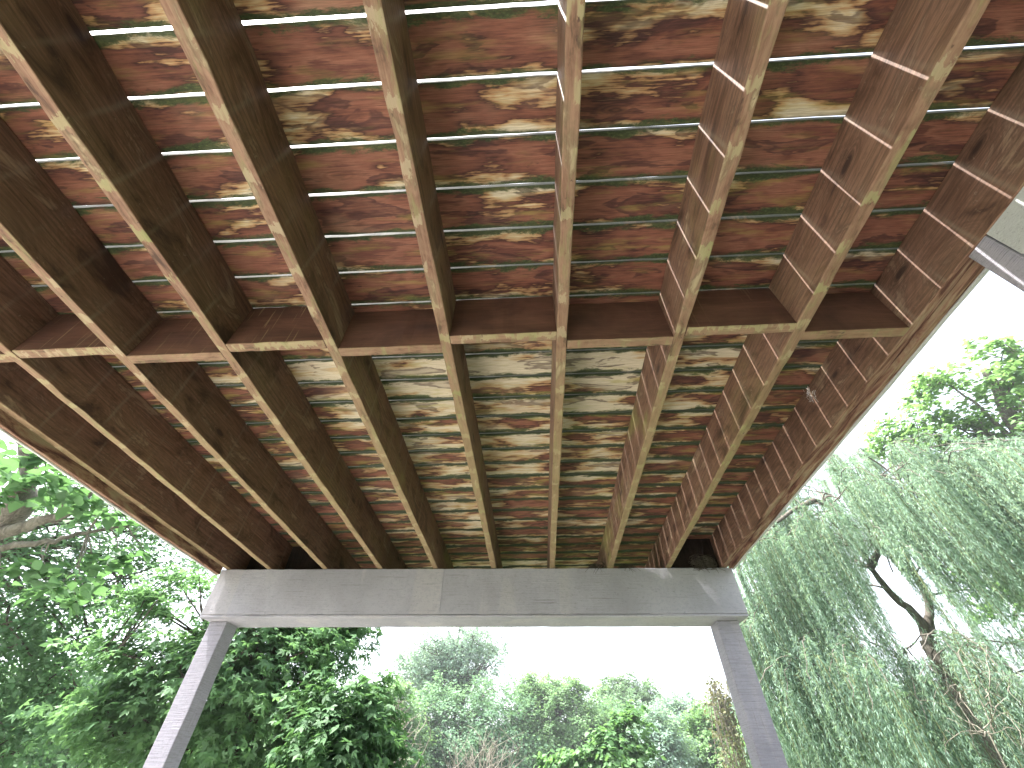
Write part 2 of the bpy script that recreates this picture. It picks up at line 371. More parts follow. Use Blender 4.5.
# blocking
BY = [.905, .889, .935, .898, .939, .902, .944, .906, .944]
for k in range(9):
    x0, x1 = JX[k] + .0195, JX[k + 1] - .0195
    rg = np.random.default_rng(500 + k)
    me = timber(x1 - x0, .038, DD - .004, 'X', .003, 10, .0006, .0006, rg, True)
    o = link('blocking', me, [M['block'], M['bottomx']], deck, ((x0 + x1) / 2, BY[k] + .019, zb + DD / 2 - .001))
    paint_seed(o, 0, {1: .9, 2: .6, 3: .95, 7: .35}.get(k, .05))
# end joist beyond the beam, closing blocks above it, their shade painted in as near-black
me = timber(3.5, .038, DD, 'X', .003, 20, .0006, .0006, rngw); paint_seed(link('end_joist', me, M['side'], deck, (-.428, Y1 + .02, zb + DD / 2)), 0, .2)
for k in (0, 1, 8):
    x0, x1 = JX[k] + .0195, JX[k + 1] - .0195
    me = timber(x1 - x0, .038, DD - .004, 'X', .003, 4, .0006, .0006, rngw); paint_seed(link('blocking', me, M['shade_black'], deck, ((x0 + x1) / 2, 3.11, zb + DD / 2)), 0, 0)
# edge boards and painted fascias
def edge(xa, xb, drop, zt, mat, name, label, y0=Y0, y1=3.02, bev=.003, side=None):
    me = timber(y1 - y0, abs(xb - xa), zt - (zb - drop), 'Y', bev, 40, .0008, .0012, rngw, side is not None)
    o = link(name, me, [mat, side] if side else mat, deck, ((xa + xb) / 2, (y0 + y1) / 2, (zt + zb - drop) / 2)); paint_seed(o); o['label'] = label
edge(-2.2145, -2.238, .046, ztop - .003, M['rim'], 'edge_board', 'weathered board along the left edge with dark knots', y1=2.90)
edge(-2.2395, -2.252, .050, ztop + .03, M['trim'], 'fascia', 'thin pale fascia strip along the left edge', y1=2.91)
edge(1.3575, 1.381, .018, ztop - .003, M['rim'], 'edge_board', 'dark peeling board along the right edge', y1=3.03)
edge(1.3825, 1.396, .021, ztop + .03, M['trim'], 'fascia', 'thin pale fascia strip along the right edge', y1=3.05)
# beam: three plies, the front one slightly lower
bsk = .036; ang = math.atan(bsk); BH = .309; bx = (-2.232 + 1.383) / 2
def beam_ply(yoff, w, h, dz, label):
    me = timber(3.612, w, h, 'X', .004, 60, .0006, .0007, rngw)
    yc = 3.002 + bsk * bx + yoff + w / 2
    o = link('beam', me, M['beam'], deck, (bx, yc, zb - .004 - h / 2 + dz), (0, 0, ang)); paint_seed(o); o['label'] = label; return o
def beam_front(xa, xb, z0_, z1_, yo, label):
    me = timber(xb - xa, .040, z1_ - z0_, 'X', .0035, 40, .0007, .0008, rngw); xm = (xa + xb) / 2
    o = link('beam', me, M['beam'], deck, (xm, 3.002 + bsk * xm + .020 + yo, (z0_ + z1_) / 2), (0, 0, ang)); paint_seed(o); o['label'] = label
xl, xr, xj = bx - 1.806, bx + 1.806, -.640; bt, bb_ = zb - .004, zb - .004 - BH
beam_front(xl, xj - .0002, bb_ + .016, bt, 0, 'front board of the painted cross beam, left length')
beam_front(xj + .0002, xr, bb_ + .016, bt, .0004, 'front board of the painted cross beam, right length')
beam_front(xl, xr, bb_, bb_ + .0135, -.001, 'thin strip along the bottom of the beam front')
beam_ply(.042, .205, BH - .002, 0, 'main body of the painted cross beam')
# narrow lip under the front ply with the open joint above it
# posts
def post(x0, x1, y0, y1, zt, label, z0=0.004):
    me = timber(zt - z0, x1 - x0, y1 - y0, 'Z', .005, 30, .0007, .0007, rngw)
    o = link('post', me, M['post'], deck, ((x0 + x1) / 2, (y0 + y1) / 2, (zt + z0) / 2)); paint_seed(o); o['label'] = label; return o
zpt = zb - BH - .004
post(-2.213, -2.094, 3.02, 3.155, zpt - .001, 'left grey post under the beam end')
post(1.200, 1.345, 3.145, 3.285, zpt - .001, 'right grey post under the beam end')
post(1.321, 1.43, .611, .679, zb + .0 - .003, 'short-cut grey post beside the right edge near the camera')
# grooved header beyond that post, running back along the edge
for i, (xa, xb, dz) in enumerate(((1.3225, 1.346, .006), (1.348, 1.362, -.004), (1.364, 1.372, .010), (1.374, 1.52, .0))):
    me = timber(1.75, xb - xa, .12, 'Y', .003, 6, .0002, .0002, rngw)
    o = link('header', me, M['trim'], deck, ((xa + xb) / 2, .607 - .875, zb - .004 - .06 + dz - .0)); paint_seed(o)
    o.location.z -= .0
# screws under the beam front, dark heads
def tube_arrays(pts, rad, sides=8, V=None, Fc=None):
    pts = np.array(pts, float); n = len(pts); rad = np.broadcast_to(np.array(rad, float), (n,))
    tg = np.gradient(pts, axis=0); tg /= np.linalg.norm(tg, axis=1)[:, None] + 1e-9
    ref = np.array([0, 0, 1.0]) if abs(tg[0][2]) < .9 else np.array([1.0, 0, 0])
    u = np.cross(tg, ref); u /= np.linalg.norm(u, axis=1)[:, None] + 1e-9; w = np.cross(tg, u)
    th = np.linspace(0, 2 * np.pi, sides, endpoint=False)
    v = pts[:, None, :] + rad[:, None, None] * (np.cos(th)[None, :, None] * u[:, None, :] + np.sin(th)[None, :, None] * w[:, None, :])
    i = np.arange(n - 1)[:, None] * sides; k = np.arange(sides)[None, :]; k2 = (k + 1) % sides
    f = np.stack([i + k, i + k2, i + k2 + sides, i + k + sides], -1).reshape(-1, 4)
    return v.reshape(-1, 3), f
class Tubes:
    def __init__(s): s.v = []; s.f = []; s.n = 0
    def add(s, pts, rad, sides=8):
        v, f = tube_arrays(pts, rad, sides); s.v.append(v); s.f.append(f + s.n); s.n += len(v)
    def mesh(s, name, origin=(0, 0, 0)):
        v = np.concatenate(s.v) - np.array(origin); f = np.concatenate(s.f)
        return quads_mesh(name, v, f)
def quads_mesh(name, v, f, tint=None, smooth=True):
    me = bpy.data.meshes.new(name); me.vertices.add(len(v)); me.vertices.foreach_set('co', np.asarray(v, np.float32).ravel())
    me.loops.add(f.size); me.loops.foreach_set('vertex_index', f.astype(np.int32).ravel())
    k = f.shape[1]; me.polygons.add(len(f)); me.polygons.foreach_set('loop_start', np.arange(0, f.size, k, dtype=np.int32))
    if smooth: me.polygons.foreach_set('use_smooth', np.ones(len(f), bool))
    if tint is not None:
        a = me.attributes.new('tint', 'FLOAT', 'POINT'); a.data.foreach_set('value', np.asarray(tint, np.float32))
    me.update(calc_edges=True); return me
def curve(pts, n=12, wob=0.0, rng=None):
    pts = np.array(pts, float); t = np.linspace(0, len(pts) - 1, n); out = []
    for a in t:
        i = int(min(a, len(pts) - 2)); f = a - i
        p0, p1, p2, p3 = pts[max(i - 1, 0)], pts[i], pts[i + 1], pts[min(i + 2, len(pts) - 1)]
        out.append(.5 * ((2 * p1) + (-p0 + p2) * f + (2 * p0 - 5 * p1 + 4 * p2 - p3) * f * f + (-p0 + 3 * p1 - 3 * p2 + p3) * f ** 3))
    out = np.array(out)
    if wob and rng is not None: out[1:-1] += rng.normal(size=(len(out) - 2, 3)) * wob
    return out

# ------------------------------------------------------------------ foliage
def leaf_shape(kind):
    """verts (x across, y along, z up) and quads of one leaf of unit length"""
    if kind == 'simple':
        return np.array([(0, 0, 0), (.27, .42, .06), (0, 1, -.06), (-.27, .42, .06)]), np.array([(0, 1, 2, 3)])
    if kind == 'narrow':
        return np.array([(0, 0, 0), (.085, .4, .02), (0, 1, -.05), (-.085, .4, .02)]), np.array([(0, 1, 2, 3)])
    if kind == 'broad':
        v = np.array([(0, 0, 0), (.24, .12, .05), (.40, .38, .09), (.30, .68, .04), (0, 1.05, -.14), (-.30, .68, .04), (-.40, .38, .09), (-.24, .12, .05), (0, .35, .0), (0, .7, -.03)])
        return v, np.array([(0, 1, 2, 8), (8, 2, 3, 9), (9, 3, 4, 5), (9, 5, 6, 8), (8, 6, 7, 0)])
    if kind == 'lobed':
        v = [(0, 0, 0)]; f = []
        for a, L, w in ((0, 1, .20), (52, .82, .17), (-52, .82, .17)):
            ca, sa = math.cos(R(a)), math.sin(R(a)); b = len(v)
            for (x, y, z) in ((w, L * .5, .04), (0, L, -.10), (-w, L * .5, .04)): v.append((x * ca + y * sa, -x * sa + y * ca, z))
            f.append((0, b, b + 1, b + 2))
        return np.array(v), np.array(f)
def leaves_mesh(name, pos, up, size, tint, kind, rng, origin, droop=.3, updir=None):
    n = len(pos); sv, sf = leaf_shape(kind)
    nrm = up + rng.normal(size=(n, 3)) * .35; nrm /= np.linalg.norm(nrm, axis=1)[:, None]
    d = rng.normal(size=(n, 3)) if updir is None else updir + rng.normal(size=(n, 3)) * .06
    if updir is None: d[:, 2] = d[:, 2] * .4 - droop
    d -= (d * nrm).sum(1)[:, None] * nrm; d /= np.linalg.norm(d, axis=1)[:, None] + 1e-9
    x = np.cross(d, nrm)
    S = size[:, None, None]
    v = pos[:, None, :] + S * (sv[None, :, 0, None] * x[:, None, :] + sv[None, :, 1, None] * d[:, None, :] + sv[None, :, 2, None] * nrm[:, None, :])
    f = (np.arange(n) * len(sv))[:, None, None] + sf[None]
    return quads_mesh(name, v.reshape(-1, 3) - np.array(origin), f.reshape(-1, 4), np.repeat(tint, len(sv)), kind == 'broad')

def make_tree(name, label, cat, base, blobs, trunk_pts, trunk_r, leafmat, barkmat, rng, ncl=80, lpc=120, lsize=.1, clr=.45, kind='simple',
              group=None, limbs=26, flat=.55, shell=.5, light_top=.25, sprig=0, limb_r=None, size_var=.3, droop=.3, inner=0.0):
    """tapered trunk and limbs reaching to leaf clusters spread through the crown's volume"""
    base = np.array(base, float); root = empty(name, base, label, cat, group)
    trunk_pts = np.array(trunk_pts, float)
    wts = np.array([b[1].prod() ** (2 / 3) for b in blobs]); wts /= wts.sum()
    idx = rng.choice(len(blobs), ncl, p=wts); cc = []
    for i in idx:
        c, r = blobs[i]; d = rng.normal(size=3); d /= np.linalg.norm(d); q = shell + (1 - shell) * rng.random() ** .7
        cc.append(c + d * r * q)
    cc = np.array(cc)
    tb = Tubes(); tp = curve(trunk_pts, 22, trunk_r * .10, rng); tb.add(tp, np.linspace(trunk_r, trunk_r * .28, len(tp)) * (1 + .05 * rng.normal(size=len(tp))), 12)
    lim_pts = [tp[8:]]
    order = rng.permutation(ncl)
    for j, i in enumerate(order[:limbs]):
        c = cc[i]; k = int(np.argmin(np.linalg.norm(tp[5:] - (c * .6 + tp[-1] * .1 + tp[10] * .3 - np.array([0, 0, .25 * np.linalg.norm(c - tp[10])])), axis=1))) + 5
        a = tp[min(k, len(tp) - 1)]; mid = (a + c) / 2 + np.array([0, 0, .10 * np.linalg.norm(c - a)]) + rng.normal(size=3) * .06 * np.linalg.norm(c - a)
        r0 = (limb_r or trunk_r * .32) * rng.uniform(.6, 1.1); q = curve([a, mid, c], 9, .02 * np.linalg.norm(c - a), rng); tb.add(q, np.linspace(r0, r0 * .14, 9), 6); lim_pts.append(q)
    lp = np.concatenate(lim_pts)
    for i in order[limbs:]:
        c = cc[i]; k = int(np.argmin(np.linalg.norm(lp - c, axis=1))); a = lp[k]; r0 = (limb_r or trunk_r * .32) * .28
        q = curve([a, (a + c) / 2 + rng.normal(size=3) * .08 * np.linalg.norm(c - a), c], 6); tb.add(q, np.linspace(r0, r0 * .3, 6), 5)
    link('trunk', tb.mesh('trunk', base), barkmat, root, base)
    # leaves
    n = ncl * lpc; ci = np.repeat(np.arange(ncl), lpc)
    cr = clr * rng.uniform(.6, 1.35, ncl)[ci]
    d = rng.normal(size=(n, 3)); d /= np.linalg.norm(d, axis=1)[:, None]; d *= (rng.random(n) ** .45)[:, None]
    if sprig:   # gather leaves along short twigs so the cluster has fingers and gaps
        tw = rng.normal(size=(ncl, sprig, 3)); tw /= np.linalg.norm(tw, axis=2)[..., None]; ti = rng.integers(0, sprig, n)
        t = rng.random(n) ** .7; d = tw[ci, ti] * t[:, None] + rng.normal(size=(n, 3)) * .10
        d[:, 2] -= .25 * t * t
    d[:, 2] *= flat; pos = cc[ci] + d * cr[:, None]
    ctr = np.average(np.array([b[0] for b in blobs]), axis=0, weights=wts)
    out = pos - ctr; out /= np.linalg.norm(out, axis=1)[:, None] + 1e-9
    up = np.array([0, 0, .75]) + .45 * out
    ct = rng.random(ncl)
    tint = np.clip(.12 + .5 * ct[ci] + .3 * rng.random(n) , 0, 1)
    size = lsize * rng.uniform(1 - size_var, 1 + size_var, n)
    link('crown', leaves_mesh('crown', pos, up, size, tint, kind, rng, base, droop), leafmat, root, base)
    return root

def blob(px, py, dist, rx, ry=None, rd=None):
    c = at(px, py, dist); s = pxm(px, py, dist); ry = ry or rx
    r = (rx + ry) / 2
    return (c, np.array([rx * s, (rd or (rx + ry) / 2) * s, ry * s * 1.0]))

bark_dark = mat_bark('dark_bark', (.035, .028, .022), (.11, .095, .075))
bark_grey = mat_bark('grey_bark', (.09, .08, .065), (.22, .20, .17))
bark_pale = mat_bark('bleached_wood', (.16, .14, .11), (.28, .26, .21))
L_maple = mat_leaf('maple_leaf', (.05, .125, .06), (.14, .27, .115), .48)
L_big = mat_leaf('broad_leaf', (.045, .115, .05), (.105, .215, .085), .42)
L_left = mat_leaf('elm_leaf', (.045, .11, .055), (.11, .22, .10))
L_willow = mat_leaf('willow_leaf', (.05, .115, .08), (.27, .39, .30), .5)
L_cotton = mat_leaf('poplar_leaf', (.07, .16, .06), (.18, .32, .12), .5)
L_blue = mat_leaf('grey_green_leaf', (.12, .20, .16), (.27, .39, .31), .5)
L_mid = mat_leaf('mid_green_leaf', (.085, .17, .08), (.20, .34, .15), .5)
L_dark = mat_leaf('dark_green_leaf', (.075, .145, .08), (.17, .29, .14), .5)
L_yel = mat_leaf('yellow_green_leaf', (.055, .14, .05), (.14, .27, .10), .5)
L_cool = mat_leaf('cool_green_leaf', (.085, .175, .11), (.19, .33, .19), .5)

# --- maple left of centre, trunk behind the left post
rg = np.random.default_rng(11)
d0 = 6.6
tr = [at(222, 900, 6.6), at(230, 765, 6.6), at(243, 715, 6.6), at(262, 678, 6.7), at(280, 640, 6.8), at(292, 600, 7.0), at(300, 560, 7.3)]
tr[0] = np.array([tr[1][0] - .15, tr[1][1] - .1, 0.0])
bl = [blob(300, 610, 6.6, 60, 34), blob(225, 660, 6.4, 50, 45), blob(330, 600, 6.2, 40, 30), blob(300, 680, 6.0, 42, 40), blob(250, 730, 6.3, 50, 45), blob(340, 640, 5.7, 26, 24),
      blob(170, 690, 6.2, 45, 26), blob(110, 715, 6.3, 45, 22), blob(180, 740, 6.6, 40, 30), blob(140, 655, 6.2, 46, 14), blob(205, 640, 6.2, 26, 18), blob(165, 600, 6.4, 34, 12), blob(198, 582, 6.3, 22, 10)]
make_tree('maple_tree', 'dark-leaved maple with a leaning dark trunk just right of the left grey post', 'tree', tr[0], bl, tr, .17, L_maple, bark_dark, rg,
          ncl=290, lpc=78, lsize=.072, clr=.42, kind='lobed', limbs=70, sprig=6, flat=.55, limb_r=.045, droop=.8)
# --- brighter low maple in front of it, to the right
rg = np.random.default_rng(12)
b0 = at(345, 790, 5.6); b0[2] = 0
bl = [blob(335, 725, 5.2, 28, 30), blob(362, 705, 5.5, 20, 22), blob(325, 765, 5.2, 35, 26), blob(360, 765, 5.5, 36, 34)]
make_tree('young_maple', 'bright green young maple between the dark maple trunk and the grey bare shrub', 'tree', b0, bl, [b0, at(342, 765, 5.5), at(340, 720, 5.4)], .05, L_big, bark_grey, rg,
          ncl=90, lpc=80, lsize=.078, clr=.36, kind='lobed', limbs=14, sprig=6, flat=.8, droop=.7)
# --- limb of feathery small leaves hanging across the sky at left
rg = np.random.default_rng(13)
t0 = at(-260, 640, 9.5); base = np.array([t0[0], t0[1], 0])
tr = [base, at(-240, 600, 9.5), at(-120, 560, 9.2), at(20, 530, 8.8)]
bl = [blob(30, 520, 8.4, 70, 60), blob(90, 560, 8.2, 60, 38), blob(40, 620, 8.6, 60, 42), blob(-20, 690, 9, 60, 70), blob(15, 720, 9, 40, 40), blob(150, 560, 8.0, 36, 14), blob(120, 600, 8, 36, 14), blob(50, 680, 9, 30, 20), blob(150, 530, 8, 36, 16), blob(195, 572, 7.8, 22, 10)]
make_tree('elm_tree', 'tall elm with small dark leaves filling the left edge of the view', 'tree', base, bl, tr, .30, L_left, bark_dark, rg,
          ncl=230, lpc=105, lsize=.068, clr=.62, kind='simple', limbs=40, sprig=8, flat=.6, limb_r=.05)
# --- near limb with big leaves
rg = np.random.default_rng(14)
base = at(-420, 560, 6.5); base[2] = 0
root = empty('linden_tree', base, 'nearest tree at left, thick grey limbs with large bright green leaves below the deck edge', 'tree')
lat = lambda px, py, d: at(px, py, d * 1.42)
tb = Tubes()
tb.add(curve([base, base + [0.1, 0, 2.2], lat(-120, 560, 4.1), lat(0, 522, 3.6), lat(22, 492, 3.5), lat(30, 470, 3.5), lat(20, 430, 3.6)], 30, .01, rg), np.linspace(.17, .035, 30), 12)
tb.add(curve([lat(-60, 560, 3.8), lat(0, 534, 3.5), lat(30, 525, 3.4), lat(62, 515, 3.3), lat(92, 492, 3.25), lat(110, 478, 3.2)], 22, .008, rg), np.linspace(.055, .014, 22), 9)
tb.add(curve([lat(-80, 565, 3.9), lat(0, 549, 3.4), lat(50, 541, 3.3), lat(88, 532, 3.3), lat(128, 526, 3.3)], 20, .006, rg), np.linspace(.030, .007, 20), 8)
tb.add(curve([lat(88, 532, 3.3), lat(96, 520, 3.28), lat(108, 505, 3.25)], 8), np.linspace(.010, .004, 8), 6)
def spray(P, px, py, d, r, n, tbs, src):
    """twig from a limb to a spray of leaves"""
    c = lat(px, py, d); s = pxm(px, py, d * 1.42) * r; tbs.add(curve([lat(*src), (lat(*src) + c) / 2 + rg.normal(size=3) * .03, c], 6), np.linspace(.006, .002, 6), 5)
    q = rg.normal(size=(n, 3)); q /= np.linalg.norm(q, axis=1)[:, None]; q *= (rg.random(n) ** .5)[:, None] * np.array([s * 1.1, s * 1.0, s * .45]); P.append(c + q)
P = []
for (px, py, r, n, src) in ((18, 452, 22, 14, (20, 480, 3.5)), (38, 462, 20, 14, (30, 480, 3.5)), (12, 480, 18, 8, (20, 500, 3.5)), (52, 492, 26, 22, (62, 515, 3.3)), (35, 480, 16, 10, (30, 490, 3.5)),
                            (78, 500, 20, 16, (92, 492, 3.25)), (60, 478, 14, 9, (92, 492, 3.25)), (100, 500, 18, 12, (108, 505, 3.25)), (84, 515, 14, 9, (96, 520, 3.28)), (118, 515, 14, 8, (108, 505, 3.25)), (138, 522, 14, 7, (128, 526, 3.3)),
                            (45, 565, 20, 12, (50, 541, 3.3)), (60, 585, 22, 16, (88, 532, 3.3)), (95, 570, 24, 18, (88, 532, 3.3)), (115, 560, 18, 12, (110, 528, 3.3)), (85, 590, 16, 12, (88, 532, 3.3)), (40, 592, 14, 8, (50, 541, 3.3)),
                            (75, 605, 12, 7, (88, 532, 3.3)), (145, 550, 12, 5, (128, 526, 3.3)), (5, 570, 18, 8, (0, 549, 3.4)), (0, 500, 18, 8, (0, 522, 3.6)), (-40, 470, 40, 25, (0, 522, 3.6)), (-60, 600, 50, 30, (0, 549, 3.4))):
    spray(P, px, py, 3.3 + rg.uniform(-.25, .2), r * 1.15, int(n * 2.2), tb, src)
P = np.concatenate(P); n = len(P)
link('trunk', tb.mesh('trunk', base), bark_grey, root, base)
link('crown', leaves_mesh('crown', P, np.tile([0, -.1, .8], (n, 1)), .095 * rg.uniform(.6, 1.25, n), np.clip(rg.normal(.5, .25, n), 0, 1), 'broad', rg, base, .9), L_big, root, base)

# --- weeping willow on the right
def willow():
    rg = np.random.default_rng(21); D = 11.5
    base = at(985, 745, D); base = np.array([base[0] + .2, base[1], 0])
    root = empty('weeping_willow', base, 'large weeping willow with a forked dark trunk filling the right side', 'tree')
    tb = Tubes()
    fork = at(928, 640, D)
    trunk = curve([base, at(968, 712, D), at(950, 680, D), fork], 16, .006, rg); tb.add(trunk, np.linspace(.21, .13, 16), 14)
    br = []
    def limb(pp, r0, r1, n=20):
        q = curve(pp, n, .012, rg); tb.add(q, np.linspace(r0, r1, n), 9); br.append(q); return q
    limb([fork, at(918, 618, D), at(898, 600, D - .1), at(880, 580, D - .3), at(870, 565, D - .4), at(850, 520, D - .8), at(815, 500, D - 1.2)], .085, .02)
    limb([fork, at(930, 620, D + .1), at(928, 600, D + .2), at(908, 560, D + .2), at(905, 520, D), at(900, 480, D)], .085, .02)
    limb([at(870, 568, D - .4), at(880, 545, D - .4), at(878, 530, D - .5), at(860, 490, D - .6)], .07, .02, 12)
    limb([at(908, 560, D + .2), at(895, 557, D), at(884, 540, D - .2)], .05, .02, 8)
    limb([at(905, 540, D + .1), at(940, 500, D + .6), at(985, 470, D + .8), at(1040, 470, D + 1)], .09, .02, 12)
    limb([at(815, 500, D - 1.2), at(780, 520, D - 1.6), at(760, 545, D - 1.8)], .05, .015, 10)
    limb([at(1040, 470, D + 1), at(1100, 480, D), at(1150, 540, D)], .05, .015, 10)
    allb = np.concatenate(br)
    # arching branchlets over a domed crown; the strands hang from these, so the curtain falls in tresses
    cxy = at(905, 600, D)[:2]
    S = []; ST = []; SL = []
    def dome(n, px, py, dist, rx, ry, rd):
        c = at(px, py, dist); sc = pxm(px, py, dist)
        for k in range(max(3, int(n / 26))):
            th = rg.uniform(0, 2 * np.pi); u = rg.random() ** .55
            e = c + np.array([rx * sc * u * math.cos(th), rd * sc * u * math.sin(th), ry * sc * math.sqrt(max(0, 1 - u * u)) * rg.uniform(.75, 1.05)])
            out = np.array([e[0] - cxy[0], e[1] - cxy[1], 0]) + rg.normal(size=3) * [.9, .9, 0]; out /= np.linalg.norm(out) + 1e-6
            Lr = rg.uniform(.7, 1.5); q = curve([e - out * Lr * .55 + [0, 0, -.15], e + [0, 0, .12], e + out * Lr * .45 + [0, 0, -.12], e + out * Lr * .8 + [0, 0, -.55]], 14, .015, rg)
            kk = int(np.argmin(np.linalg.norm(allb - q[0], axis=1))); a_ = allb[kk]
            if np.linalg.norm(a_ - q[0]) < 1.5 and q[0][2] > a_[2] - .1: tb.add(curve([a_, (a_ + q[0]) / 2 + [0, 0, .12], q[0]], 8), np.linspace(.022, .012, 8), 5)
            tb.add(q, np.linspace(.012, .004, 14), 4)
            m = rg.integers(20, 34); tt = rg.random(m) ** .7 * 13; i0 = np.minimum(tt.astype(int), 12); f_ = (tt - i0)[:, None]
            S.append(q[i0] * (1 - f_) + q[i0 + 1] * f_ + rg.normal(size=(m, 3)) * [.07, .07, .03]); t0 = rg.random(); ST.append(np.clip(t0 + rg.normal(size=m) * .14, 0, 1)); SL.append(np.full(m, rg.uniform(.55, 1.15)))
    dome(1150, 905, 530, D, 112, 80, 95)
    dome(800, 830, 590, D - 1.2, 80, 88, 70)
    dome(600, 990, 535, D - .6, 85, 84, 80)
    dome(400, 800, 665, D - 2.0, 34, 70, 45)
    dome(430, 870, 700, D - 2.6, 70, 60, 40)
    dome(330, 1000, 700, D - 2.4, 70, 60, 40)
    dome(240, 1080, 600, D, 90, 110, 80)
    S = np.concatenate(S); ST = np.concatenate(ST); SL = np.concatenate(SL); ns = len(S)
    clump = rg.normal(size=(60, 2)) * 2
    # twigs to the nearest limb
    pos = []; dirs = []; tnt = []
    COR = [(985, 745, 968, 712), (968, 712, 950, 680), (950, 680, 928, 640), (928, 640, 898, 600), (898, 600, 868, 566), (928, 640, 929, 600), (929, 600, 908, 556)]
    tw = Tubes()
    wind = np.array([.10, -.03, 0])
    for i in range(ns):
        p = S[i]; Ls = (rg.uniform(1.2, 3.0) if p[2] > 3.5 else rg.uniform(.9, 2.2)) * SL[i]
        Ls = min(Ls, p[2] - .4)
        if Ls < .5: continue
        # stay out of the open window by the trunk
        rel = p - CAM; dep = rel @ C; qx = 512 + F * (rel @ A) / dep; qy = 384 - F * (rel @ B) / dep
        if 835 < qx < 905 and 520 < qy < 600 and rg.random() < .72: Ls = min(Ls, rg.uniform(.4, .9))
        az = rg.uniform(0, 2 * np.pi); o = np.array([math.cos(az), math.sin(az), 0]) * rg.uniform(.02, .22)
        t = np.linspace(0, 1, 9)[:, None]
        q = p + o * np.sqrt(t) + wind * (t ** 1.6) * Ls * .6 + np.array([0, 0, -1]) * Ls * t ** 1.15 + np.array([0, 0, .10]) * np.sin(np.pi * np.minimum(t * 3, 1))
        rel = q - CAM; dep = rel @ C; qx = 512 + F * (rel @ A) / dep; qy = 384 - F * (rel @ B) / dep
        front = np.linalg.norm(rel, axis=1) < D + .5
        dmin = np.full(9, 99.0)
        for (x0, y0, x1, y1) in COR:
            tt = np.clip(((qx - x0) * (x1 - x0) + (qy - y0) * (y1 - y0)) / ((x1 - x0) ** 2 + (y1 - y0) ** 2), 0, 1); dmin = np.minimum(dmin, np.hypot(qx - x0 - tt * (x1 - x0), qy - y0 - tt * (y1 - y0)))
        bad = (front & (dmin < 6) & (rg.random() < .8)) | (np.hypot((qx - 898 - (qy - 600) * .45) / 20, (qy - 605) / 52) < 1)
        if bad.any() and rg.random() < .93:
            kb = int(np.argmax(bad))
            if kb < 3: continue
            q = curve(q[:kb], 9) if kb >= 2 else q; Ls = Ls * kb / 9
        if i % 3 == 0: tw.add(q, np.linspace(.006, .0025, 9), 3)
        nl = int(Ls * 88); tt = np.sort(rg.random(nl)) ; k = np.minimum((tt * 8).astype(int), 7); f = (tt * 8 - k)[:, None]
        pp = q[k] * (1 - f) + q[k + 1] * f; dd = q[k + 1] - q[k]; dd /= np.linalg.norm(dd, axis=1)[:, None]
        pos.append(pp + rg.normal(size=(nl, 3)) * .014); dirs.append(dd + rg.normal(size=(nl, 3)) * .10); base_t = ST[i]; tnt.append(np.clip(.02 + .8 * base_t + .2 * rg.random(nl), 0, 1))
        if False:
            kk = int(np.argmin(np.linalg.norm(allb - p, axis=1))); a = allb[kk]; dist = np.linalg.norm(a - p)
            if dist < .75: tb.add(curve([a, (a + p) / 2 + [0, 0, .15 * dist], p], 7), np.linspace(.014, .005, 7), 4)
    pos = np.concatenate(pos); dirs = np.concatenate(dirs); tnt = np.concatenate(tnt); n = len(pos)
    link('trunk', tb.mesh('trunk', base), mat_bark('willow_bark', (.07, .06, .05), (.17, .155, .13)), root, base)
    link('twigs', tw.mesh('twigs', base), mat_bark('willow_twig', (.10, .12, .05), (.16, .17, .08)), root, base)
    up = rg.normal(size=(n, 3)); link('crown', leaves_mesh('crown', pos, up, .062 * rg.uniform(.7, 1.3, n), tnt, 'narrow', rg, base, 0, dirs), L_willow, root, base)
willow()

# --- poplar above/behind the willow
rg = np.random.default_rng(31)
D = 17; base = at(1060, 640, D); base[2] = 0
tr = [base, at(1060, 620, D), at(1045, 500, D), at(1010, 420, D), at(985, 370, D)]
bl = [blob(900, 450, D, 30, 22), blob(960, 470, D, 50, 26), blob(905, 420, D, 34, 26), blob(935, 400, D, 30, 30), blob(990, 372, D, 34, 32), blob(1010, 420, D, 34, 36), blob(950, 440, D, 40, 26), blob(900, 445, D, 26, 16), blob(1040, 380, D, 40, 50), blob(1080, 480, D, 60, 70), blob(1020, 500, D, 30, 50),
      blob(1035, 600, D, 40, 60)]
make_tree('poplar_tree', 'tall bright green broadleaf tree rising behind the willow at upper right', 'tree', base, bl, tr, .30, L_cotton, bark_grey, rg,
          ncl=300, lpc=46, lsize=.13, clr=.50, kind='broad', limbs=70, sprig=6, flat=.75, limb_r=.06, shell=.35)

# --- bleached dead branches in front of the willow, lower right
rg = np.random.default_rng(33)
base = at(1000, 800, 8.2); base[2] = 0
tb = Tubes(); g0 = at(990, 735, 8.2)
tb.add(curve([base, base + [0, 0, .8], g0], 8, .02, rg), np.linspace(.018, .009, 8), 7)
tgt = [(945, 748), (965, 735), (1000, 728), (992, 690), (975, 655), (1012, 680), (1018, 735), (958, 690), (985, 640)]
for (px, py) in tgt:
    e = at(px + rg.uniform(-8, 8), py + rg.uniform(-8, 8), 8.2 + rg.uniform(-.6, .6)); m_ = (g0 + e) / 2 + rg.normal(size=3) * .12 + [0, 0, .18]
    q = curve([g0 + rg.normal(size=3) * .04, m_, e, e + rg.normal(size=3) * .15 + [.08, 0, -.35]], 16, .012, rg); tb.add(q, np.linspace(.007, .002, 16), 5)
    for k in range(4):
        a = q[rg.integers(5, 15)]; b = a + rg.normal(size=3) * .22; tb.add(curve([a, (a + b) / 2 + rg.normal(size=3) * .06 + [0, 0, .05], b, b + [.03, 0, -.12]], 8), np.linspace(.003, .0012, 8), 4)
tag(link('dead_shrub', tb.mesh('dead_shrub', base), bark_pale, None, base), 'bleached dead branches tangled in front of the willow trunk', 'dead shrub')

